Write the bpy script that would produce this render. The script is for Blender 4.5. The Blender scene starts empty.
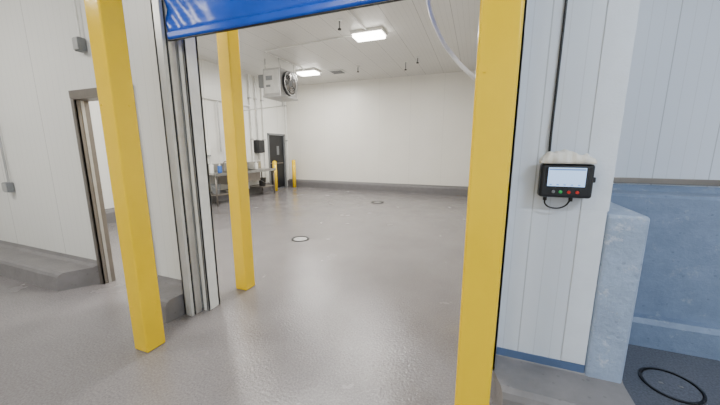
import bpy, bmesh, math, random
from mathutils import Vector, Matrix
random.seed(4)
S = bpy.context.scene
COL = S.collection

# ---------------------------------------------------------------- materials
def new_mat(name):
    m = bpy.data.materials.new(name); m.use_nodes = True
    nt = m.node_tree
    b = nt.nodes["Principled BSDF"]
    return m, nt, b

def M(nt, op, a, b=None, c=None):
    n = nt.nodes.new("ShaderNodeMath"); n.operation = op
    for i, v in enumerate((a, b, c)):
        if v is None: continue
        if isinstance(v, (int, float)): n.inputs[i].default_value = v
        else: nt.links.new(v, n.inputs[i])
    return n.outputs[0]

def noise(nt, co, scale, detail=3, rough=.5):
    n = nt.nodes.new("ShaderNodeTexNoise"); n.inputs["Scale"].default_value = scale
    n.inputs["Detail"].default_value = detail; n.inputs["Roughness"].default_value = rough
    nt.links.new(co, n.inputs["Vector"]); return n.outputs["Fac"]

def ramp(nt, fac, stops):
    n = nt.nodes.new("ShaderNodeValToRGB"); nt.links.new(fac, n.inputs[0])
    e = n.color_ramp.elements
    while len(e) < len(stops): e.new(.5)
    for el, (p, c) in zip(e, stops):
        el.position = p; el.color = (c[0], c[1], c[2], 1)
    return n.outputs[0]

def bump(nt, h, strength, dist, bsdf, prev=None):
    n = nt.nodes.new("ShaderNodeBump"); n.inputs["Strength"].default_value = strength
    n.inputs["Distance"].default_value = dist
    nt.links.new(h, n.inputs["Height"])
    if prev: nt.links.new(prev, n.inputs["Normal"])
    nt.links.new(n.outputs[0], bsdf.inputs["Normal"]); return n.outputs[0]

def simple(name, col, rough=.5, metal=0., var=.08, nscale=8, bmp=0.1, emit=0, emitcol=None):
    m, nt, b = new_mat(name)
    tc = nt.nodes.new("ShaderNodeTexCoord")
    f = noise(nt, tc.outputs["Object"], nscale, 4)
    lo = [max(0, c*(1-var)) for c in col]; hi = [min(1, c*(1+var)) for c in col]
    nt.links.new(ramp(nt, f, [(.3, lo), (.7, hi)]), b.inputs["Base Color"])
    b.inputs["Roughness"].default_value = rough; b.inputs["Metallic"].default_value = metal
    if bmp: bump(nt, noise(nt, tc.outputs["Object"], nscale*12, 2), bmp, .002, b)
    if emit:
        b.inputs["Emission Color"].default_value = (*(emitcol or col), 1)
        b.inputs["Emission Strength"].default_value = emit
    return m

def panel(name, col, axis, joint=1.1, rib=.1, ribs=.25, line=.6, off=0., rough=.38, ribline=0.88):
    """insulated metal wall panel: joints + fine ribs running along one axis"""
    m, nt, b = new_mat(name)
    tc = nt.nodes.new("ShaderNodeTexCoord"); sp = nt.nodes.new("ShaderNodeSeparateXYZ")
    nt.links.new(tc.outputs["Object"], sp.inputs[0])
    c = M(nt, "ADD", sp.outputs["XYZ".index(axis)], off)
    j = M(nt, "PINGPONG", c, joint/2)
    jm = M(nt, "LESS_THAN", j, .004)
    r = M(nt, "PINGPONG", c, rib/2)
    rm = M(nt, "LESS_THAN", r, .0025)
    f = noise(nt, tc.outputs["Object"], 1.3, 3)
    base = ramp(nt, f, [(.3, [x*.96 for x in col]), (.7, col)])
    mix = nt.nodes.new("ShaderNodeMix"); mix.data_type = 'RGBA'; mix.blend_type = 'MULTIPLY'
    nt.links.new(base, mix.inputs["A"])
    nt.links.new(ramp(nt, jm, [(0, (1, 1, 1)), (1, (line, line, line))]), mix.inputs["B"]); mix.inputs["Factor"].default_value = 1
    mix2 = nt.nodes.new("ShaderNodeMix"); mix2.data_type = 'RGBA'; mix2.blend_type = 'MULTIPLY'; mix2.inputs["Factor"].default_value = 1
    nt.links.new(mix.outputs["Result"], mix2.inputs["A"])
    nt.links.new(ramp(nt, rm, [(0, (1, 1, 1)), (1, (ribline,)*3)]), mix2.inputs["B"])
    nt.links.new(mix2.outputs["Result"], b.inputs["Base Color"])
    b.inputs["Roughness"].default_value = rough
    h = M(nt, "SUBTRACT", 1., M(nt, "MAXIMUM", jm, M(nt, "MULTIPLY", rm, ribs)))
    p = bump(nt, h, .3, .003, b)
    bump(nt, noise(nt, tc.outputs["Object"], 90, 2), .15, .002, b, p)
    return m

def floor_mat(name, col, rlo=.12, rhi=.28, bs=.65):
    m, nt, b = new_mat(name)
    tc = nt.nodes.new("ShaderNodeTexCoord"); co = tc.outputs["Object"]
    f = noise(nt, co, .9, 5, .6)
    g = noise(nt, co, 75, 3, .7)
    s = M(nt, "ADD", M(nt, "MULTIPLY", f, .3), M(nt, "MULTIPLY", g, .7))
    nt.links.new(ramp(nt, s, [(.38, [c*.74 for c in col]), (.62, [min(1, c*1.25) for c in col])]), b.inputs["Base Color"])
    rr = nt.nodes.new("ShaderNodeMapRange"); nt.links.new(noise(nt, co, 2.2, 4), rr.inputs[0])
    rr.inputs[1].default_value = .3; rr.inputs[2].default_value = .7
    rr.inputs[3].default_value = rlo; rr.inputs[4].default_value = rhi
    nt.links.new(rr.outputs[0], b.inputs["Roughness"])
    b.inputs["Specular IOR Level"].default_value = .65
    p = bump(nt, noise(nt, co, 50, 3, .6), bs, .005, b)
    bump(nt, noise(nt, co, 9, 2), bs*.25, .006, b, p)
    return m

def concrete(name, col, pit=.5, worn=0.):
    m, nt, b = new_mat(name)
    tc = nt.nodes.new("ShaderNodeTexCoord"); co = tc.outputs["Object"]
    f = noise(nt, co, 5, 6, .65)
    v = nt.nodes.new("ShaderNodeTexVoronoi"); v.inputs["Scale"].default_value = 14
    nt.links.new(co, v.inputs["Vector"])
    pitm = M(nt, "LESS_THAN", v.outputs["Distance"], .13)
    mix = nt.nodes.new("ShaderNodeMix"); mix.data_type = 'RGBA'
    nt.links.new(M(nt, "MULTIPLY", pitm, .35), mix.inputs["Factor"])
    nt.links.new(ramp(nt, f, [(.3, [c*.86 for c in col]), (.7, [min(1, c*1.14) for c in col])]), mix.inputs["A"])
    mix.inputs["B"].default_value = (col[0]*.45, col[1]*.45, col[2]*.45, 1)
    out = mix.outputs["Result"]
    if worn:
        wm = nt.nodes.new("ShaderNodeMix"); wm.data_type = 'RGBA'
        wf = ramp(nt, noise(nt, co, 7, 8, .75), [(.57, (0, 0, 0)), (.64, (worn,)*3)])
        nt.links.new(wf, wm.inputs["Factor"]); nt.links.new(out, wm.inputs["A"])
        wm.inputs["B"].default_value = (.62, .66, .71, 1); out = wm.outputs["Result"]
    nt.links.new(out, b.inputs["Base Color"])
    b.inputs["Roughness"].default_value = .4
    h = M(nt, "SUBTRACT", noise(nt, co, 22, 6, .7), M(nt, "MULTIPLY", pitm, .6))
    bump(nt, h, pit, .012, b)
    return m

WHITE = (.80, .80, .765)
m_wallX = panel("panel_white_x", WHITE, "X", 1.15, .115, off=.2)
m_wallY = panel("panel_white_y", WHITE, "Y", 1.15, .115)
m_far = panel("panel_far", (.82, .80, .74), "X", 1.15, .23, ribs=.15, line=.84, ribline=.98)
m_blueish = panel("panel_right", (.72, .77, .85), "X", .36, .09, off=.02, ribline=.88, line=.74)
m_ceil = panel("panel_ceiling", (.70, .69, .66), "X", .6, .1, line=.45, ribline=.8)
m_cornertrim = simple("corner_trim", (.72, .77, .84), .45, var=.03, nscale=10, bmp=.7)
m_floor = floor_mat("epoxy_floor", (.20, .187, .19))
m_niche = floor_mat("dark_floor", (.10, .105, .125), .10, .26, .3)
m_curb = concrete("curb_grey", (.20, .19, .192), .25)
m_curb_in = simple("curb_interior", (.15, .145, .15), .4)
m_conc = concrete("concrete_blue", (.20, .265, .385), .7, .22)
m_concL = concrete("concrete_pale", (.31, .39, .53), 1., .6)
m_bstrip = simple("sealant_blue", (.09, .145, .27), .45)
m_yel = simple("safety_yellow", (.90, .59, .0), .2, var=.04, nscale=3, bmp=.25)
m_steel = simple("stainless", (.58, .57, .55), .35, .8, var=.1)
m_sink = simple("sink_steel", (.40, .40, .39), .28, 1., var=.15)
m_steel_l = simple("steel_light", (.62, .62, .60), .38, .35, var=.06)
m_steel_d = simple("steel_dull", (.25, .225, .20), .42, .7)
m_galv = simple("galvanised", (.5, .5, .5), .4, .8)
m_white = simple("white_plastic", (.80, .80, .77), .4)
m_cord = simple("white_cord", (.9, .9, .9), .3, bmp=0)
m_blk = simple("black_plastic", (.012, .013, .016), .35)
m_dark = simple("dark_rubber", (.02, .02, .022), .6)
m_grey = simple("grey_plastic", (.2, .21, .22), .5)
m_blue = simple("curtain_blue", (.006, .09, .62), .3, var=.12, nscale=4, bmp=.2)
m_lens = simple("lamp_lens", (1, .98, .92), .4, emit=18, emitcol=(1, .97, .9))
m_screen = simple("screen_lit", (.2, .28, .4), .15, emit=1.5, emitcol=(.40, .60, .92), bmp=0)
m_tile = simple("screen_tiles", (.1, .15, .25), .15, emit=.8, emitcol=(.16, .34, .75), bmp=0)
m_green = simple("button_green", (.01, .35, .06), .3, emit=.2, emitcol=(.02, .6, .15))
m_red = simple("button_red", (.5, .015, .01), .3, emit=.15, emitcol=(.7, .05, .03))
m_cloth = simple("cloth_offwhite", (.80, .77, .70), .85, bmp=.5)
m_drain = simple("drain_iron", (.03, .03, .033), .45, .6)
m_bluebtl = simple("bottle_blue", (.05, .15, .5), .4)

# ---------------------------------------------------------------- geometry
def link(ob, parent=None):
    COL.objects.link(ob)
    if parent: ob.parent = parent
    return ob

def empty(name):
    e = bpy.data.objects.new(name, None); COL.objects.link(e); e.empty_display_size = .1; return e

def obj_from_bm(name, bm, mat, parent=None, smooth=False):
    me = bpy.data.meshes.new(name); bmesh.ops.recalc_face_normals(bm, faces=bm.faces)
    bm.to_mesh(me); bm.free()
    if mat: me.materials.append(mat)
    if smooth:
        for p in me.polygons: p.use_smooth = True
    return link(bpy.data.objects.new(name, me), parent)

def add_box(bm, x0, x1, y0, y1, z0, z1):
    vs = [bm.verts.new((x, y, z)) for x in (x0, x1) for y in (y0, y1) for z in (z0, z1)]
    for f in ((0, 1, 3, 2), (4, 6, 7, 5), (0, 4, 5, 1), (2, 3, 7, 6), (0, 2, 6, 4), (1, 5, 7, 3)):
        bm.faces.new([vs[i] for i in f])

def boxes(name, lst, mat, parent=None, bev=0, seg=2):
    bm = bmesh.new()
    for b in lst: add_box(bm, *b)
    ob = obj_from_bm(name, bm, mat, parent)
    if bev:
        md = ob.modifiers.new("bev", 'BEVEL'); md.width = bev; md.segments = seg; md.limit_method = 'ANGLE'
    return ob

def cyl(name, p0, p1, r, mat, parent=None, r2=None, seg=24, bev=0):
    p0 = Vector(p0); p1 = Vector(p1); d = p1-p0
    bm = bmesh.new()
    bmesh.ops.create_cone(bm, cap_ends=True, segments=seg, radius1=r, radius2=r if r2 is None else r2, depth=d.length)
    rot = Vector((0, 0, 1)).rotation_difference(d.normalized()).to_matrix().to_4x4()
    bmesh.ops.transform(bm, matrix=Matrix.Translation((p0+p1)/2) @ rot, verts=bm.verts)
    ob = obj_from_bm(name, bm, mat, parent)
    for p in ob.data.polygons:
        if len(p.vertices) == 4: p.use_smooth = True
    if bev:
        md = ob.modifiers.new("bev", 'BEVEL'); md.width = bev; md.segments = 3; md.limit_method = 'ANGLE'
    return ob

def tube(name, pts, r, mat, parent=None, smooth=True):
    cu = bpy.data.curves.new(name, 'CURVE'); cu.dimensions = '3D'; cu.bevel_depth = r; cu.bevel_resolution = 4; cu.use_fill_caps = True
    if smooth:
        s = cu.splines.new('BEZIER'); s.bezier_points.add(len(pts)-1)
        for bp, p in zip(s.bezier_points, pts):
            bp.co = p; bp.handle_left_type = bp.handle_right_type = 'AUTO'
    else:
        s = cu.splines.new('POLY'); s.points.add(len(pts)-1)
        for bp, p in zip(s.points, pts): bp.co = (*p, 1)
    s.resolution_u = 10
    cu.materials.append(mat)
    return link(bpy.data.objects.new(name, cu), parent)

def curb(name, a0, a1, wall, direction, D, h, mat, axis='X', ins0=0, ins1=0, cove=.05):
    """profile extruded along axis; direction = sign away from wall; ends may be chamfered in plan"""
    prof = [(0, 0), (D, 0), (D-.015, h-.05), (D-.03, h-.018), (D-.06, h), (.05, h+.004), (.015, h+cove*.4), (0, h+cove)]
    bm = bmesh.new(); A = []; B = []
    for d, z in prof:
        k = d/D
        for L, a in ((A, a0+ins0*k), (B, a1-ins1*k)):
            p = (a, wall+direction*d, z) if axis == 'X' else (wall+direction*d, a, z)
            L.append(bm.verts.new(p))
    n = len(prof)
    for i in range(n):
        j = (i+1) % n; bm.faces.new([A[i], A[j], B[j], B[i]])
    bm.faces.new(A); bm.faces.new(B[::-1])
    return obj_from_bm(name, bm, mat)

# ---------------------------------------------------------------- room shell
CZ = 4.1; FY = 11.0; LX = -7.5; WY = 2.06; WT = .10
boxes("floor", [(-8.2, 4.2, -4.2, 2.06, -.1, 0), (-8.2, .713, 2.06, FY+.15, -.1, 0)], m_floor)
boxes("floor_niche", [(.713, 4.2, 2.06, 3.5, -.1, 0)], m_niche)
boxes("ceiling", [(-8.2, 4.2, -4.2, FY+.15, CZ, CZ+.1)], m_ceil)
boxes("wall_partition", [(-8.0, -4.08, WY, WY+WT, 0, CZ), (-4.08, -3.2, WY, WY+WT, 2.13, CZ), (-3.2, -2.42, WY, WY+WT, 0, CZ),
      (-2.42, .06, WY, WY+WT, 3.0, CZ)], m_wallX)
boxes("wall_right_of_opening", [(.06, .713, WY, WY+WT, 0, CZ)], m_blueish)
boxes("wall_back", [(LX-.1, .713, FY, FY+.12, 0, CZ)], m_far)
boxes("wall_left", [(LX-.12, LX, WY+WT, 9.72, 0, CZ), (LX-.12, LX, 9.72, 10.72, 2.12, CZ), (LX-.12, LX, 10.72, FY, 0, CZ)], m_wallY)
boxes("wall_interior_right", [(.5, .713, WY+WT, FY, 0, CZ)], m_wallY)
boxes("wall_niche", [(.713, 4.1, 3.3, 3.42, 1.2, CZ)], m_blueish)
boxes("wall_outer_left", [(-8.1, -8.0, -4.1, WY, 0, CZ)], m_wallY)
boxes("wall_outer_right", [(4.0, 4.1, -4.1, 3.3, 0, CZ)], m_wallY)
boxes("wall_behind", [(-8.1, 4.1, -4.2, -4.1, 0, CZ)], m_wallX)

curb("baseboard_left", -8.0, -4.12, WY, -1, .33, .21, m_curb, ins1=.22, cove=.07)
curb("baseboard_middle", -3.12, -2.57, WY, -1, .33, .21, m_curb, ins0=.1, ins1=.02)
curb("baseboard_right", .14, .91, WY, -1, .34, .20, m_curb, ins0=.1, cove=.02)
curb("baseboard_back", LX, .5, FY, -1, .16, .27, m_curb_in, cove=.03)
curb("baseboard_interior_left", WY+WT, 9.62, LX, 1, .16, .27, m_curb_in, axis='Y', cove=.03)
boxes("trim_1", [(.13, .713, WY-.008, WY, .2, .265)], m_bstrip)
boxes("trim_2", [(.585, .719, WY-.006, WY+WT+.002, 1.25, CZ), (.585, .713, WY-.006, WY, .268, 1.25)], m_cornertrim, bev=.003)

# low concrete walls around the niche
boxes("wall_pony_return", [(.715, .907, WY-.02, 3.0, 0, 1.235)], m_concL, bev=.02, seg=3)
bm = bmesh.new()
prof = [(2.9, 0), (2.9, .2), (2.93, .235), (3.0, .24), (3.0, 1.22), (3.02, 1.24), (3.22, 1.245), (3.29, 1.29), (3.3, 1.29), (3.3, 0)]
A = [bm.verts.new((.713+.2, y, z)) for y, z in prof]; B = [bm.verts.new((4.0, y, z)) for y, z in prof]
for i in range(len(prof)):
    j = (i+1) % len(prof); bm.faces.new([A[i], A[j], B[j], B[i]])
bm.faces.new(A); bm.faces.new(B[::-1])
obj_from_bm("wall_pony", bm, m_conc)
boxes("trim_3", [(.72, 4.0, 3.285, 3.3, 1.30, 1.35)], m_steel_d, bev=.004)

# ---------------------------------------------------------------- yellow posts
def post(x, y, name="yellow_post"):
    e = empty(name)
    w = .0775
    boxes("shaft", [(x-w, x+w, y-w, y+w, 0, 3.3)], m_yel, e, bev=.012, seg=3)
    boxes("top_cap", [(x-w-.004, x+w+.004, y-w-.004, y+w+.004, 3.3, 3.312)], m_yel, e, bev=.004)
    for i, z in enumerate((.38, .30, 1.9)):
        cyl(f"bolt_{i+1}", (x-.045, y-w+.001, z), (x-.045, y-w-.006, z), .006, m_yel, e, seg=6)
        cyl(f"side_bolt_{i+1}", (x+w-.001, y+.03, z), (x+w+.006, y+.03, z), .006, m_yel, e, seg=6)
    return e
post(-2.41, 1.46); post(-2.43, 2.59); post(.053, 1.425); post(.04, 2.59)

# ---------------------------------------------------------------- roll-up door
e = empty("roll_up_door")
bm = bmesh.new(); nx, nz = 120, 20; g = []
for i in range(nx+1):
    row = []
    for k in range(nz+1):
        x = -2.45+2.55*i/nx; z = 2.53+.8*k/nz
        wr = math.exp(-((x+2.45)/.35)**2)
        row.append(bm.verts.new((x, 1.945+.005*math.sin(z*24)+.004*math.sin(x*5+z*3)+wr*.012*math.sin(x*38+z*30), z)))
    g.append(row)
for i in range(nx):
    for k in range(nz): bm.faces.new([g[i][k], g[i+1][k], g[i+1][k+1], g[i][k+1]])
o = obj_from_bm("curtain", bm, m_blue, e, True); md = o.modifiers.new("s", 'SOLIDIFY'); md.thickness = .006
boxes("bottom_hem", [(-2.45, .1, 1.925, 1.965, 2.485, 2.55)], m_blue, e, bev=.018, seg=4)
boxes("bottom_seal", [(-2.45, .1, 1.935, 1.955, 2.476, 2.487)], m_blk, e, bev=.004)
boxes("housing", [(-2.7, .4, 1.72, 2.05, 3.33, 3.75)], m_galv, e, bev=.02)
boxes("track_side", [(-2.56, -2.535, 1.90, 2.035, .0, 3.33), (-2.56, -2.465, 1.90, 1.93, 0, 3.33)], m_steel_l, e, bev=.004)
boxes("track_back", [(-2.535, -2.465, 1.95, 2.015, 0, 3.33)], m_steel, e, bev=.003)
boxes("track_gasket", [(-2.535, -2.475, 1.93, 1.95, 0, 3.33)], m_dark, e)
boxes("track_side_far", [(.17, .195, 1.885, 2.035, .21, 3.33), (.11, .195, 1.885, 1.91, .21, 3.33)], m_steel, e, bev=.003)
boxes("jamb_cap", [(-2.46, -2.40, 2.035, 2.06, 0, 3.0), (-2.42, -2.40, 2.035, 2.185, 0, 3.0), (-2.50, -2.40, 2.16, 2.185, 0, 3.0)], m_white, e, bev=.003)
boxes("jamb_cap_far", [(.045, .06, 2.045, 2.175, 0, 3.0), (.045, .12, 2.045, 2.06, 0.0, 3.0)], m_steel, e, bev=.003)

# ---------------------------------------------------------------- personnel door frame
e = empty("door_1")
boxes("jamb_left", [(-4.13, -4.065, 2.035, 2.06, 0, 2.21), (-4.08, -4.065, 2.035, 2.17, 0, 2.21)], m_steel_d, e, bev=.004)
boxes("stop_left", [(-4.065, -4.058, 2.09, 2.12, 0, 2.12)], m_steel, e)
boxes("jamb_right", [(-3.21, -3.13, 2.03, 2.06, 0, 2.21), (-3.22, -3.198, 2.03, 2.18, 0, 2.21)], m_steel_d, e, bev=.004)
boxes("head", [(-4.13, -3.13, 2.03, 2.06, 2.13, 2.21), (-4.08, -3.2, 2.03, 2.18, 2.115, 2.13)], m_steel_d, e, bev=.004)

# interior dark doorway on the left wall
e = empty("door_2")
boxes("frame", [(LX-.1, LX+.03, 9.66, 9.73, 0, 2.18), (LX-.1, LX+.03, 10.71, 10.78, 0, 2.18), (LX-.1, LX+.03, 9.66, 10.78, 2.11, 2.18)], m_grey, e, bev=.004)
boxes("leaf", [(LX-.07, LX-.03, 9.73, 10.71, .02, 2.11)], m_blk, e)
boxes("window_pane", [(LX-.03, LX-.022, 10.25, 10.4, 1.35, 1.7)], m_grey, e, bev=.003)
boxes("push_bar", [(LX-.03, LX+.02, 9.8, 10.6, 1.0, 1.04)], m_steel_d, e, bev=.01)

# ---------------------------------------------------------------- control panel
e = empty("control_panel")
x0, x1, z0, z1 = .350, .607, 1.325, 1.515
yf = WY-.085
boxes("housing", [(x0, x1, yf, WY-.022, z0, z1)], m_blk, e, bev=.016, seg=4)
boxes("mounting_plate", [(x0+.05, x1-.05, WY-.024, WY-.007, z0+.02, z1-.02)], m_galv, e)
boxes("bezel", [(x0+.028, x1-.028, yf-.006, yf+.002, z0+.07, z1-.018)], m_dark, e, bev=.003)
boxes("screen", [(x0+.036, x1-.042, yf-.009, yf-.005, z0+.066, z1-.020)], m_screen, e)
boxes("screen_tiles", [(x0+.040, x1-.046, yf-.0095, yf-.0085, z1-.034, z1-.026)]
      + [(x0+.046+.034*i, x0+.058+.034*i, yf-.0095, yf-.0085, z0+.072, z0+.078) for i in range(5)], m_tile, e)
for i, (bx, mm) in enumerate(((.06, m_grey), (.095, m_green), (.135, m_red), (.175, m_red))):
    cyl(f"button_{i+1}", (x0+bx+.01, yf+.002, z0+.034), (x0+bx+.01, yf-.010, z0+.034), .0085, mm, e, bev=.003)
boxes("side_knob", [(x1-.004, x1+.012, yf+.015, yf+.045, z0+.09, z0+.12)], m_blk, e, bev=.004)
cyl("gland_1", (x0+.04, WY-.05, z0+.004), (x0+.04, WY-.05, z0-.022), .010, m_blk, e)
cyl("gland_2", (x1-.09, WY-.05, z0+.004), (x1-.09, WY-.05, z0-.022), .010, m_blk, e)
tube("loop_cable", [(x0+.04, WY-.05, z0-.015), (x0+.045, WY-.045, z0-.045), (x0+.085, WY-.04, z0-.068), (x1-.115, WY-.042, z0-.055), (x1-.09, WY-.05, z0-.015)], .0045, m_blk, e)
tube("supply_cable", [(x0+.045, WY-.030, z1-.01), (x0+.045, WY-.018, z1+.03), (x0+.043, WY-.015, z1+.12), (x0+.045, WY-.009, z1+.4), (x0+.047, WY-.009, 2.4), (x0+.047, WY-.009, 3.2), (x0+.047, WY-.009, CZ-.01)], .007, m_blk, e)
# folded cloth on top of panel
bm = bmesh.new(); nx, ny = 48, 12
rows = []
for s in (0, 1):
    L = []
    for i in range(nx+1):
        r = []
        for k in range(ny+1):
            u = i/nx; v = k/ny
            x = x0-.008+(x1-x0+.002)*u; y = yf-.020+.066*v
            edge = min(1, math.sqrt(min(1, 7*min(u, 1-u)+.06)))*min(1, math.sqrt(min(1, 3.2*min(v, 1-v)+.12)))
            z = z1+.003 if s == 0 else z1+.005+(.054+.010*math.sin(u*11+v*5)+.009*math.sin(u*6-3*v+1)+.005*math.sin(u*31+v*9)+random.uniform(-.0015, .0015))*edge
            if s == 1: y += .006*math.sin(u*14)+.004*math.sin(u*37); x += .006*math.sin(v*9)
            r.append(bm.verts.new((x, y, z)))
        L.append(r)
    for i in range(nx):
        for k in range(ny): bm.faces.new([L[i][k], L[i+1][k], L[i+1][k+1], L[i][k+1]])
    rows.append(L)
a, b = rows
for i in range(nx):
    bm.faces.new([a[i][0], a[i+1][0], b[i+1][0], b[i][0]]); bm.faces.new([a[i][ny], a[i+1][ny], b[i+1][ny], b[i][ny]])
for k in range(ny):
    bm.faces.new([a[0][k], a[0][k+1], b[0][k+1], b[0][k]]); bm.faces.new([a[nx][k], a[nx][k+1], b[nx][k+1], b[nx][k]])
obj_from_bm("folded_cloth", bm, m_cloth, None, True)

# ---------------------------------------------------------------- junction boxes on the left
e = empty("junction_box")
boxes("body", [(-5.83, -5.71, 1.985, 2.055, 1.03, 1.16)], m_grey, e, bev=.01)
boxes("cover", [(-5.82, -5.72, 1.975, 1.987, 1.04, 1.15)], m_galv, e, bev=.004)
tube("conduit", [(-5.77, 2.03, 1.15), (-5.77, 2.03, CZ-.02)], .012, m_galv, e, False)
e = empty("junction_box")
boxes("body", [(-3.83, -3.74, 1.985, 2.055, 2.56, 2.69)], m_grey, e, bev=.01)
boxes("cover", [(-3.82, -3.75, 1.975, 1.987, 2.57, 2.68)], m_galv, e, bev=.004)
tube("conduit", [(-3.785, 2.03, 2.68), (-3.785, 2.03, CZ-.02)], .010, m_white, e, False)

# ---------------------------------------------------------------- drains
def drain(x, y, r, dark=False, ir=.80):
    e = empty("floor_drain")
    bm = bmesh.new(); n = 40
    rr = [(r, .001), (r, .010), (r*ir, .010), (r*ir, .001)]
    V = [[bm.verts.new((x+q*math.cos(2*math.pi*i/n), y+q*math.sin(2*math.pi*i/n), z)) for q, z in rr] for i in range(n)]
    for i in range(n):
        for k in range(4):
            bm.faces.new([V[i][k], V[(i+1) % n][k], V[(i+1) % n][(k+1) % 4], V[i][(k+1) % 4]])
    obj_from_bm("rim", bm, m_drain, e)
    cyl("cover", (x, y, .0005), (x, y, .004), r*(ir-.05), m_niche if dark else m_galv, e, seg=40)
    boxes("lift_slots", [(x-r*.4, x-r*.25, y-.01, y+.01, .004, .0052), (x+r*.25, x+r*.4, y-.01, y+.01, .004, .0052)], m_curb_in, e)
    cyl("shadow_gap", (x, y, .0002), (x, y, .0015), r*(ir-.001), m_drain, e, seg=40)
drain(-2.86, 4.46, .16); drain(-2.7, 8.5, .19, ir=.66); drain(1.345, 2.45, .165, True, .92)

# ---------------------------------------------------------------- ceiling lights
def lamp(x, y, w=.72, d=.42, power=120, col=(1, .97, .92)):
    e = empty("ceiling_light")
    boxes("body", [(x-w/2, x+w/2, y-d/2, y+d/2, CZ-.06, CZ)], m_white, e, bev=.012)
    boxes("lens", [(x-w/2+.03, x+w/2-.03, y-d/2+.03, y+d/2-.03, CZ-.12, CZ-.055)], m_lens, e, bev=.02)
    L = bpy.data.lights.new("tube_light", 'AREA'); L.shape = 'RECTANGLE'; L.size = w-.08; L.size_y = d-.08; L.energy = power; L.color = col
    o = bpy.data.objects.new("tube_light", L); o.location = (x, y, CZ-.125); link(o, e)
for (x, y) in ((-2.36, 6.7), (-5.3, 9.1), (-5.3, 4.4), (-2.36, 3.5)): lamp(x, y, power=132)
lamp(-5.2, -.2, 1.2, .3, 98); lamp(-1.6, -1.0, 1.2, .3, 84); lamp(2.4, -.3, 1.2, .3, 112, (.70, .83, 1)); lamp(2.4, -3., 1.2, .3, 62, (.70, .83, 1))

# ---------------------------------------------------------------- evaporator unit
e = empty("evaporator_fan_unit")
ux0, ux1, uy0, uy1, uz0, uz1 = -5.82, -5.25, 7.45, 8.3, 3.1, 3.82
boxes("casing", [(ux0, ux1, uy0, uy1, uz0, uz1)], m_galv, e, bev=.015)
boxes("end_panel", [(ux0+.04, ux1-.04, uy0-.012, uy0, uz0+.05, uz1-.05)], m_steel_l, e, bev=.005)
boxes("label", [(ux0+.1, ux0+.32, uy0-.016, uy0-.011, uz0+.4, uz0+.52), (ux0+.1, ux0+.25, uy0-.016, uy0-.011, uz0+.22, uz0+.28)], m_grey, e)
boxes("drip_pan", [(ux0-.02, ux1+.02, uy0-.02, uy1+.02, uz0-.06, uz0)], m_galv, e, bev=.01)
cy, cz = (uy0+uy1)/2, (uz0+uz1)/2
cyl("fan_recess", (ux1-.005, cy, cz), (ux1+.02, cy, cz), .34, m_blk, e, seg=40)
cyl("fan_hub", (ux1+.02, cy, cz), (ux1+.08, cy, cz), .08, m_grey, e)
for i in range(5):
    a = i*2*math.pi/5
    bm = bmesh.new()
    q = []
    for rr, aa, dx in ((.07, -.25, .03), (.29, -.22, .02), (.29, .38, .07), (.07, .35, .05)):
        q.append(bm.verts.new((ux1+dx, cy+rr*math.cos(a+aa), cz+rr*math.sin(a+aa))))
    bm.faces.new(q)
    o = obj_from_bm(f"blade_{i+1}", bm, m_steel_d, e); o.modifiers.new("s", 'SOLIDIFY').thickness = .006
for i, rr in enumerate((.12, .18, .24, .33)):
    tube(f"guard_{i+1}", [(ux1+.09, cy+rr*math.cos(t*math.pi/12), cz+rr*math.sin(t*math.pi/12)) for t in range(25)], .006 if rr < .3 else .014, m_galv, e, False)
for (x, y) in ((ux0+.05, uy0+.06), (ux1-.05, uy0+.06), (ux0+.05, uy1-.06), (ux1-.05, uy1-.06)):
    cyl("hanger_rod", (x, y, uz1-.01), (x, y, CZ), .008, m_galv, e, seg=8)
tube("drain_pipe", [(ux0+.1, uy1-.1, uz0-.05), (ux0+.1, uy1-.1, uz0-.2), (LX+.1, uy1-.1, uz0-.28), (LX+.06, uy1-.1, uz0-.4), (LX+.06, uy1-.1, .35)], .025, m_white, e, False)
tube("refrigerant_line", [(ux0+.02, uy1-.3, uz1-.2), (ux0-.3, uy1-.3, uz1-.15), (ux0-.35, uy1-.3, CZ-.01)], .03, m_white, e, False)
boxes("control_box", [(ux0-.25, ux0-.06, uy0+.1, uy0+.2, uz0+.25, uz0+.6)], m_grey, e, bev=.01)

# pipes on the left wall
e = empty("wall_pipes")
for i, (y, zb, r) in enumerate(((8.75, .95, .03), (9.05, 1.2, .022), (9.4, .3, .03), (10.85, .3, .03))):
    tube(f"riser_{i+1}", [(LX+.06, y, zb), (LX+.06, y, CZ-.01)], r, m_white if i != 1 else m_galv, e, False)
tube("header_pipe", [(LX+.06, 2.6, 3.05), (LX+.06, 8.75, 3.05)], .03, m_white, e, False)
tube("drop_pipe", [(LX+.06, 7.3, 3.05), (LX+.06, 7.3, 1.5)], .02, m_galv, e, False)
for i, y in enumerate((3.5, 5., 6.5, 8.)):
    boxes(f"clamp_{i+1}", [(LX, LX+.1, y-.02, y+.02, 3.01, 3.09)], m_galv, e)
for i, y in enumerate((8.75, 9.05, 9.4, 10.85)):
    boxes(f"riser_clamp_{i+1}", [(LX, LX+.1, y-.04, y+.04, 1.9, 1.94), (LX, LX+.1, y-.04, y+.04, 3.3, 3.34)], m_galv, e)

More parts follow.
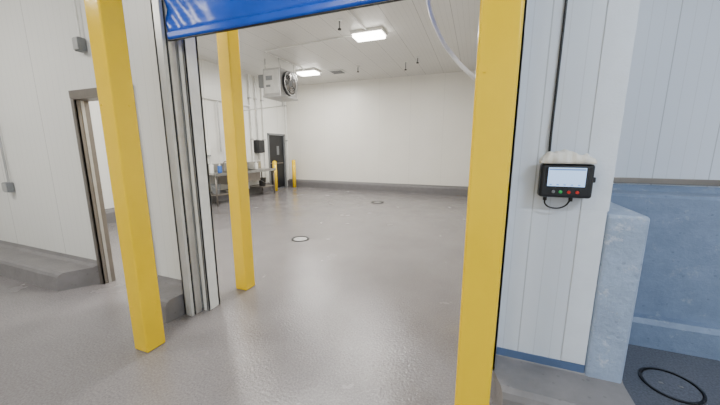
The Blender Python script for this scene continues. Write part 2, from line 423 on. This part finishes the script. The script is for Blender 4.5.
# ---------------------------------------------------------------- stainless sink
e = empty("stainless_sink")
sx0, sx1, sy0, sy1, sz = LX+.17, LX+.80, 6.3, 9.0, .90
bas = [(6.9, 7.5), (7.65, 8.25)]
lst = [(sx0, sx0+.1, sy0, sy1, sz-.03, sz), (sx1-.08, sx1, sy0, sy1, sz-.03, sz), (sx0+.1, sx1-.08, sy0, 6.9, sz-.03, sz),
       (sx0+.1, sx1-.08, 7.5, 7.65, sz-.03, sz), (sx0+.1, sx1-.08, 8.25, sy1, sz-.03, sz)]
boxes("worktop", lst, m_sink, e)
boxes("apron", [(sx1-.01, sx1+.008, sy0, sy1, sz-.07, sz+.015)], m_sink, e, bev=.004)
boxes("backsplash", [(sx0-.02, sx0, sy0, sy1, sz-.03, sz+.25)], m_sink, e, bev=.004)
for i, (b0, b1) in enumerate(bas):
    X0, X1 = sx0+.1, sx1-.08
    boxes(f"basin_{i+1}", [(X0, X1, b0, b1, sz-.36, sz-.35), (X0-.008, X0, b0, b1, sz-.36, sz-.01), (X1, X1+.008, b0, b1, sz-.36, sz-.01),
          (X0, X1, b0-.008, b0, sz-.36, sz-.01), (X0, X1, b1, b1+.008, sz-.36, sz-.01)], m_steel_d, e)
    ym = (b0+b1)/2
    tube(f"faucet_{i+1}", [(sx0+.04, ym, sz), (sx0+.04, ym, sz+.22), (sx0+.1, ym, sz+.3), (sx0+.22, ym, sz+.27), (sx0+.24, ym, sz+.2)], .013, m_steel_d, e)
    tube(f"waste_{i+1}", [(X0+.2, ym, sz-.36), (X0+.2, ym, sz-.6), (X0, ym, sz-.62)], .025, m_white, e, False)
k = 0
for y in (sy0+.05, 7.57, sy1-.05):
    for x in (sx0+.05, sx1-.05):
        k += 1; cyl(f"leg_{k}", (x, y, 0), (x, y, sz-.03), .022, m_steel_d, e)
boxes("lower_shelf", [(sx0+.03, sx1-.03, sy0+.03, 6.85, .28, .30), (sx0+.03, sx1-.03, 8.3, sy1-.03, .28, .30)], m_steel_d, e)
tube("spray_riser", [(sx0+.05, 7.6, sz), (sx0+.05, 7.6, sz+.75), (sx0+.12, 7.6, sz+.95), (sx0+.28, 7.6, sz+.9), (sx0+.33, 7.6, sz+.6), (sx0+.31, 7.6, sz+.35)], .018, m_steel_d, e)
cyl("spray_head", (sx0+.31, 7.6, sz+.36), (sx0+.30, 7.6, sz+.22), .03, m_blk, e, r2=.02)

def bottle(x, y, z, mat, h=.25, name="soap_bottle"):
    e = empty(name)
    cyl("body", (x, y, z), (x, y, z+h), .06, mat, e, bev=.015)
    cyl("neck", (x, y, z+h-.005), (x, y, z+h+.05), .022, m_white, e)
    tube("pump", [(x, y, z+h+.04), (x, y, z+h+.09), (x+.05, y, z+h+.085)], .008, m_white, e, False)
bottle(sx0+.3, 6.5, sz+.001, m_white); bottle(sx0+.35, 6.75, sz+.001, m_bluebtl, .2); bottle(sx0+.2, 8.5, sz+.001, m_white, .2)

def bucket(x, y, z, mat, name="bucket"):
    e = empty(name)
    bm = bmesh.new(); n = 28
    rings = [(.10, 0), (.135, .28), (.142, .28), (.142, .265), (.125, .26), (.095, .012)]
    R = [[bm.verts.new((x+r*math.cos(2*math.pi*i/n), y+r*math.sin(2*math.pi*i/n), z+h)) for i in range(n)] for r, h in rings]
    for q in range(len(R)-1):
        for i in range(n): bm.faces.new([R[q][i], R[q][(i+1) % n], R[q+1][(i+1) % n], R[q+1][i]])
    bm.faces.new(R[0]); bm.faces.new(R[-1])
    obj_from_bm("pail", bm, mat, e)
    tube("handle", [(x, y-.142, z+.25), (x+.1, y-.08, z+.16), (x+.14, y, z+.12), (x+.1, y+.08, z+.16), (x, y+.142, z+.25)], .004, m_galv, e)
bucket(sx0+.3, 6.6, .301, m_grey); bucket(sx0+.3, 8.65, .301, m_dark)

# dispenser + hose on the wall
e = empty("paper_towel_dispenser")
boxes("body", [(LX, LX+.24, 8.85, 9.2, 1.45, 1.9)], m_blk, e, bev=.03, seg=3)
boxes("slot", [(LX+.05, LX+.2, 8.9, 9.1, 1.435, 1.452)], m_grey, e)
boxes("window", [(LX+.239, LX+.244, 8.97, 9.08, 1.6, 1.8)], m_dark, e)
e = empty("soap_dispenser")
boxes("body", [(LX, LX+.11, 6.75, 6.88, 1.4, 1.65)], m_white, e, bev=.02)
boxes("push_lever", [(LX+.05, LX+.12, 6.77, 6.86, 1.37, 1.41)], m_grey, e, bev=.01)
e = empty("water_hose")
boxes("hose_bracket", [(LX, LX+.14, 7.9, 8.0, 1.75, 1.8)], m_steel, e, bev=.01)
pts = []
for i in range(49):
    a = i*math.pi/8
    pts.append((LX+.06+.0015*i, 7.95+.17*math.sin(a), 1.52+.26*math.cos(a)))
tube("coil", pts, .016, m_blk, e)

# bollards
def bollard(x, y):
    e = empty("yellow_bollard")
    cyl("shaft", (x, y, 0), (x, y, 1.1), .075, m_yel, e)
    bm = bmesh.new(); bmesh.ops.create_uvsphere(bm, u_segments=24, v_segments=12, radius=.075)
    for v in bm.verts:
        v.co.z = max(v.co.z, -.005)*.7
    bmesh.ops.transform(bm, matrix=Matrix.Translation((x, y, 1.1)), verts=bm.verts)
    obj_from_bm("dome", bm, m_yel, e, True)
    cyl("base_ring", (x, y, 0), (x, y, .012), .10, m_curb_in, e)
bollard(-7.03, 9.4); bollard(-6.95, 10.55)

# sprinklers / ceiling fittings
def sprinkler(x, y, L):
    e = empty("sprinkler_head")
    cyl("escutcheon", (x, y, CZ-.02), (x, y, CZ), .05, m_white, e)
    cyl("drop", (x, y, CZ-L), (x, y, CZ-.01), .014, m_grey, e, seg=10)
    cyl("deflector", (x, y, CZ-L-.02), (x, y, CZ-L), .035, m_dark, e)
sprinkler(-2.7, 5.9, .16); sprinkler(-2.1, 9.2, .22); sprinkler(-1.7, 8.9, .14); sprinkler(-3.6, 9.2, .15)
e = empty("ceiling_vent")
boxes("frame", [(-4.7, -4.2, 9.3, 9.7, CZ-.025, CZ)], m_white, e, bev=.006)
boxes("louvres", [(-4.65, -4.25, 9.34+.08*i, 9.38+.08*i, CZ-.035, CZ-.02) for i in range(5)], m_grey, e)
e = empty("ceiling_conduit")
tube("run", [(-2.36, 6.5, CZ-.02), (-2.36, 2.3, CZ-.02)], .013, m_white, e, False)
tube("run_2", [(-2.7, 6.7, CZ-.02), (-5.3, 6.9, CZ-.02), (-5.3, 8.9, CZ-.02)], .013, m_white, e, False)

# white cord hanging inside the opening
e = empty("hanging_cord")
tube("cord", [(-.40, 2.4, CZ-.01), (-.42, 2.4, 3.2), (-.40, 2.4, 2.68), (-.32, 2.4, 2.44), (-.19, 2.4, 2.24), (-.06, 2.42, 2.11), (.0, 2.5, 2.08)], .015, m_cord, e)
boxes("cord_clip", [(-.03, .03, 2.49, 2.515, 2.05, 2.11)], m_white, e, bev=.004)

# ---------------------------------------------------------------- world + camera
w = bpy.data.worlds.new("w"); S.world = w; w.use_nodes = True
w.node_tree.nodes["Background"].inputs[0].default_value = (.8, .85, .9, 1)
w.node_tree.nodes["Background"].inputs[1].default_value = .3

cam = bpy.data.cameras.new("cam"); co = bpy.data.objects.new("camera", cam); COL.objects.link(co)
cam.sensor_width = 36; cam.lens = 15.0; cam.clip_start = .02
yaw = math.radians(21); p = math.radians(10.2)
co.location = (0, 0, 1.6)
co.rotation_euler = (math.radians(90)-p, 0, yaw)
S.camera = co
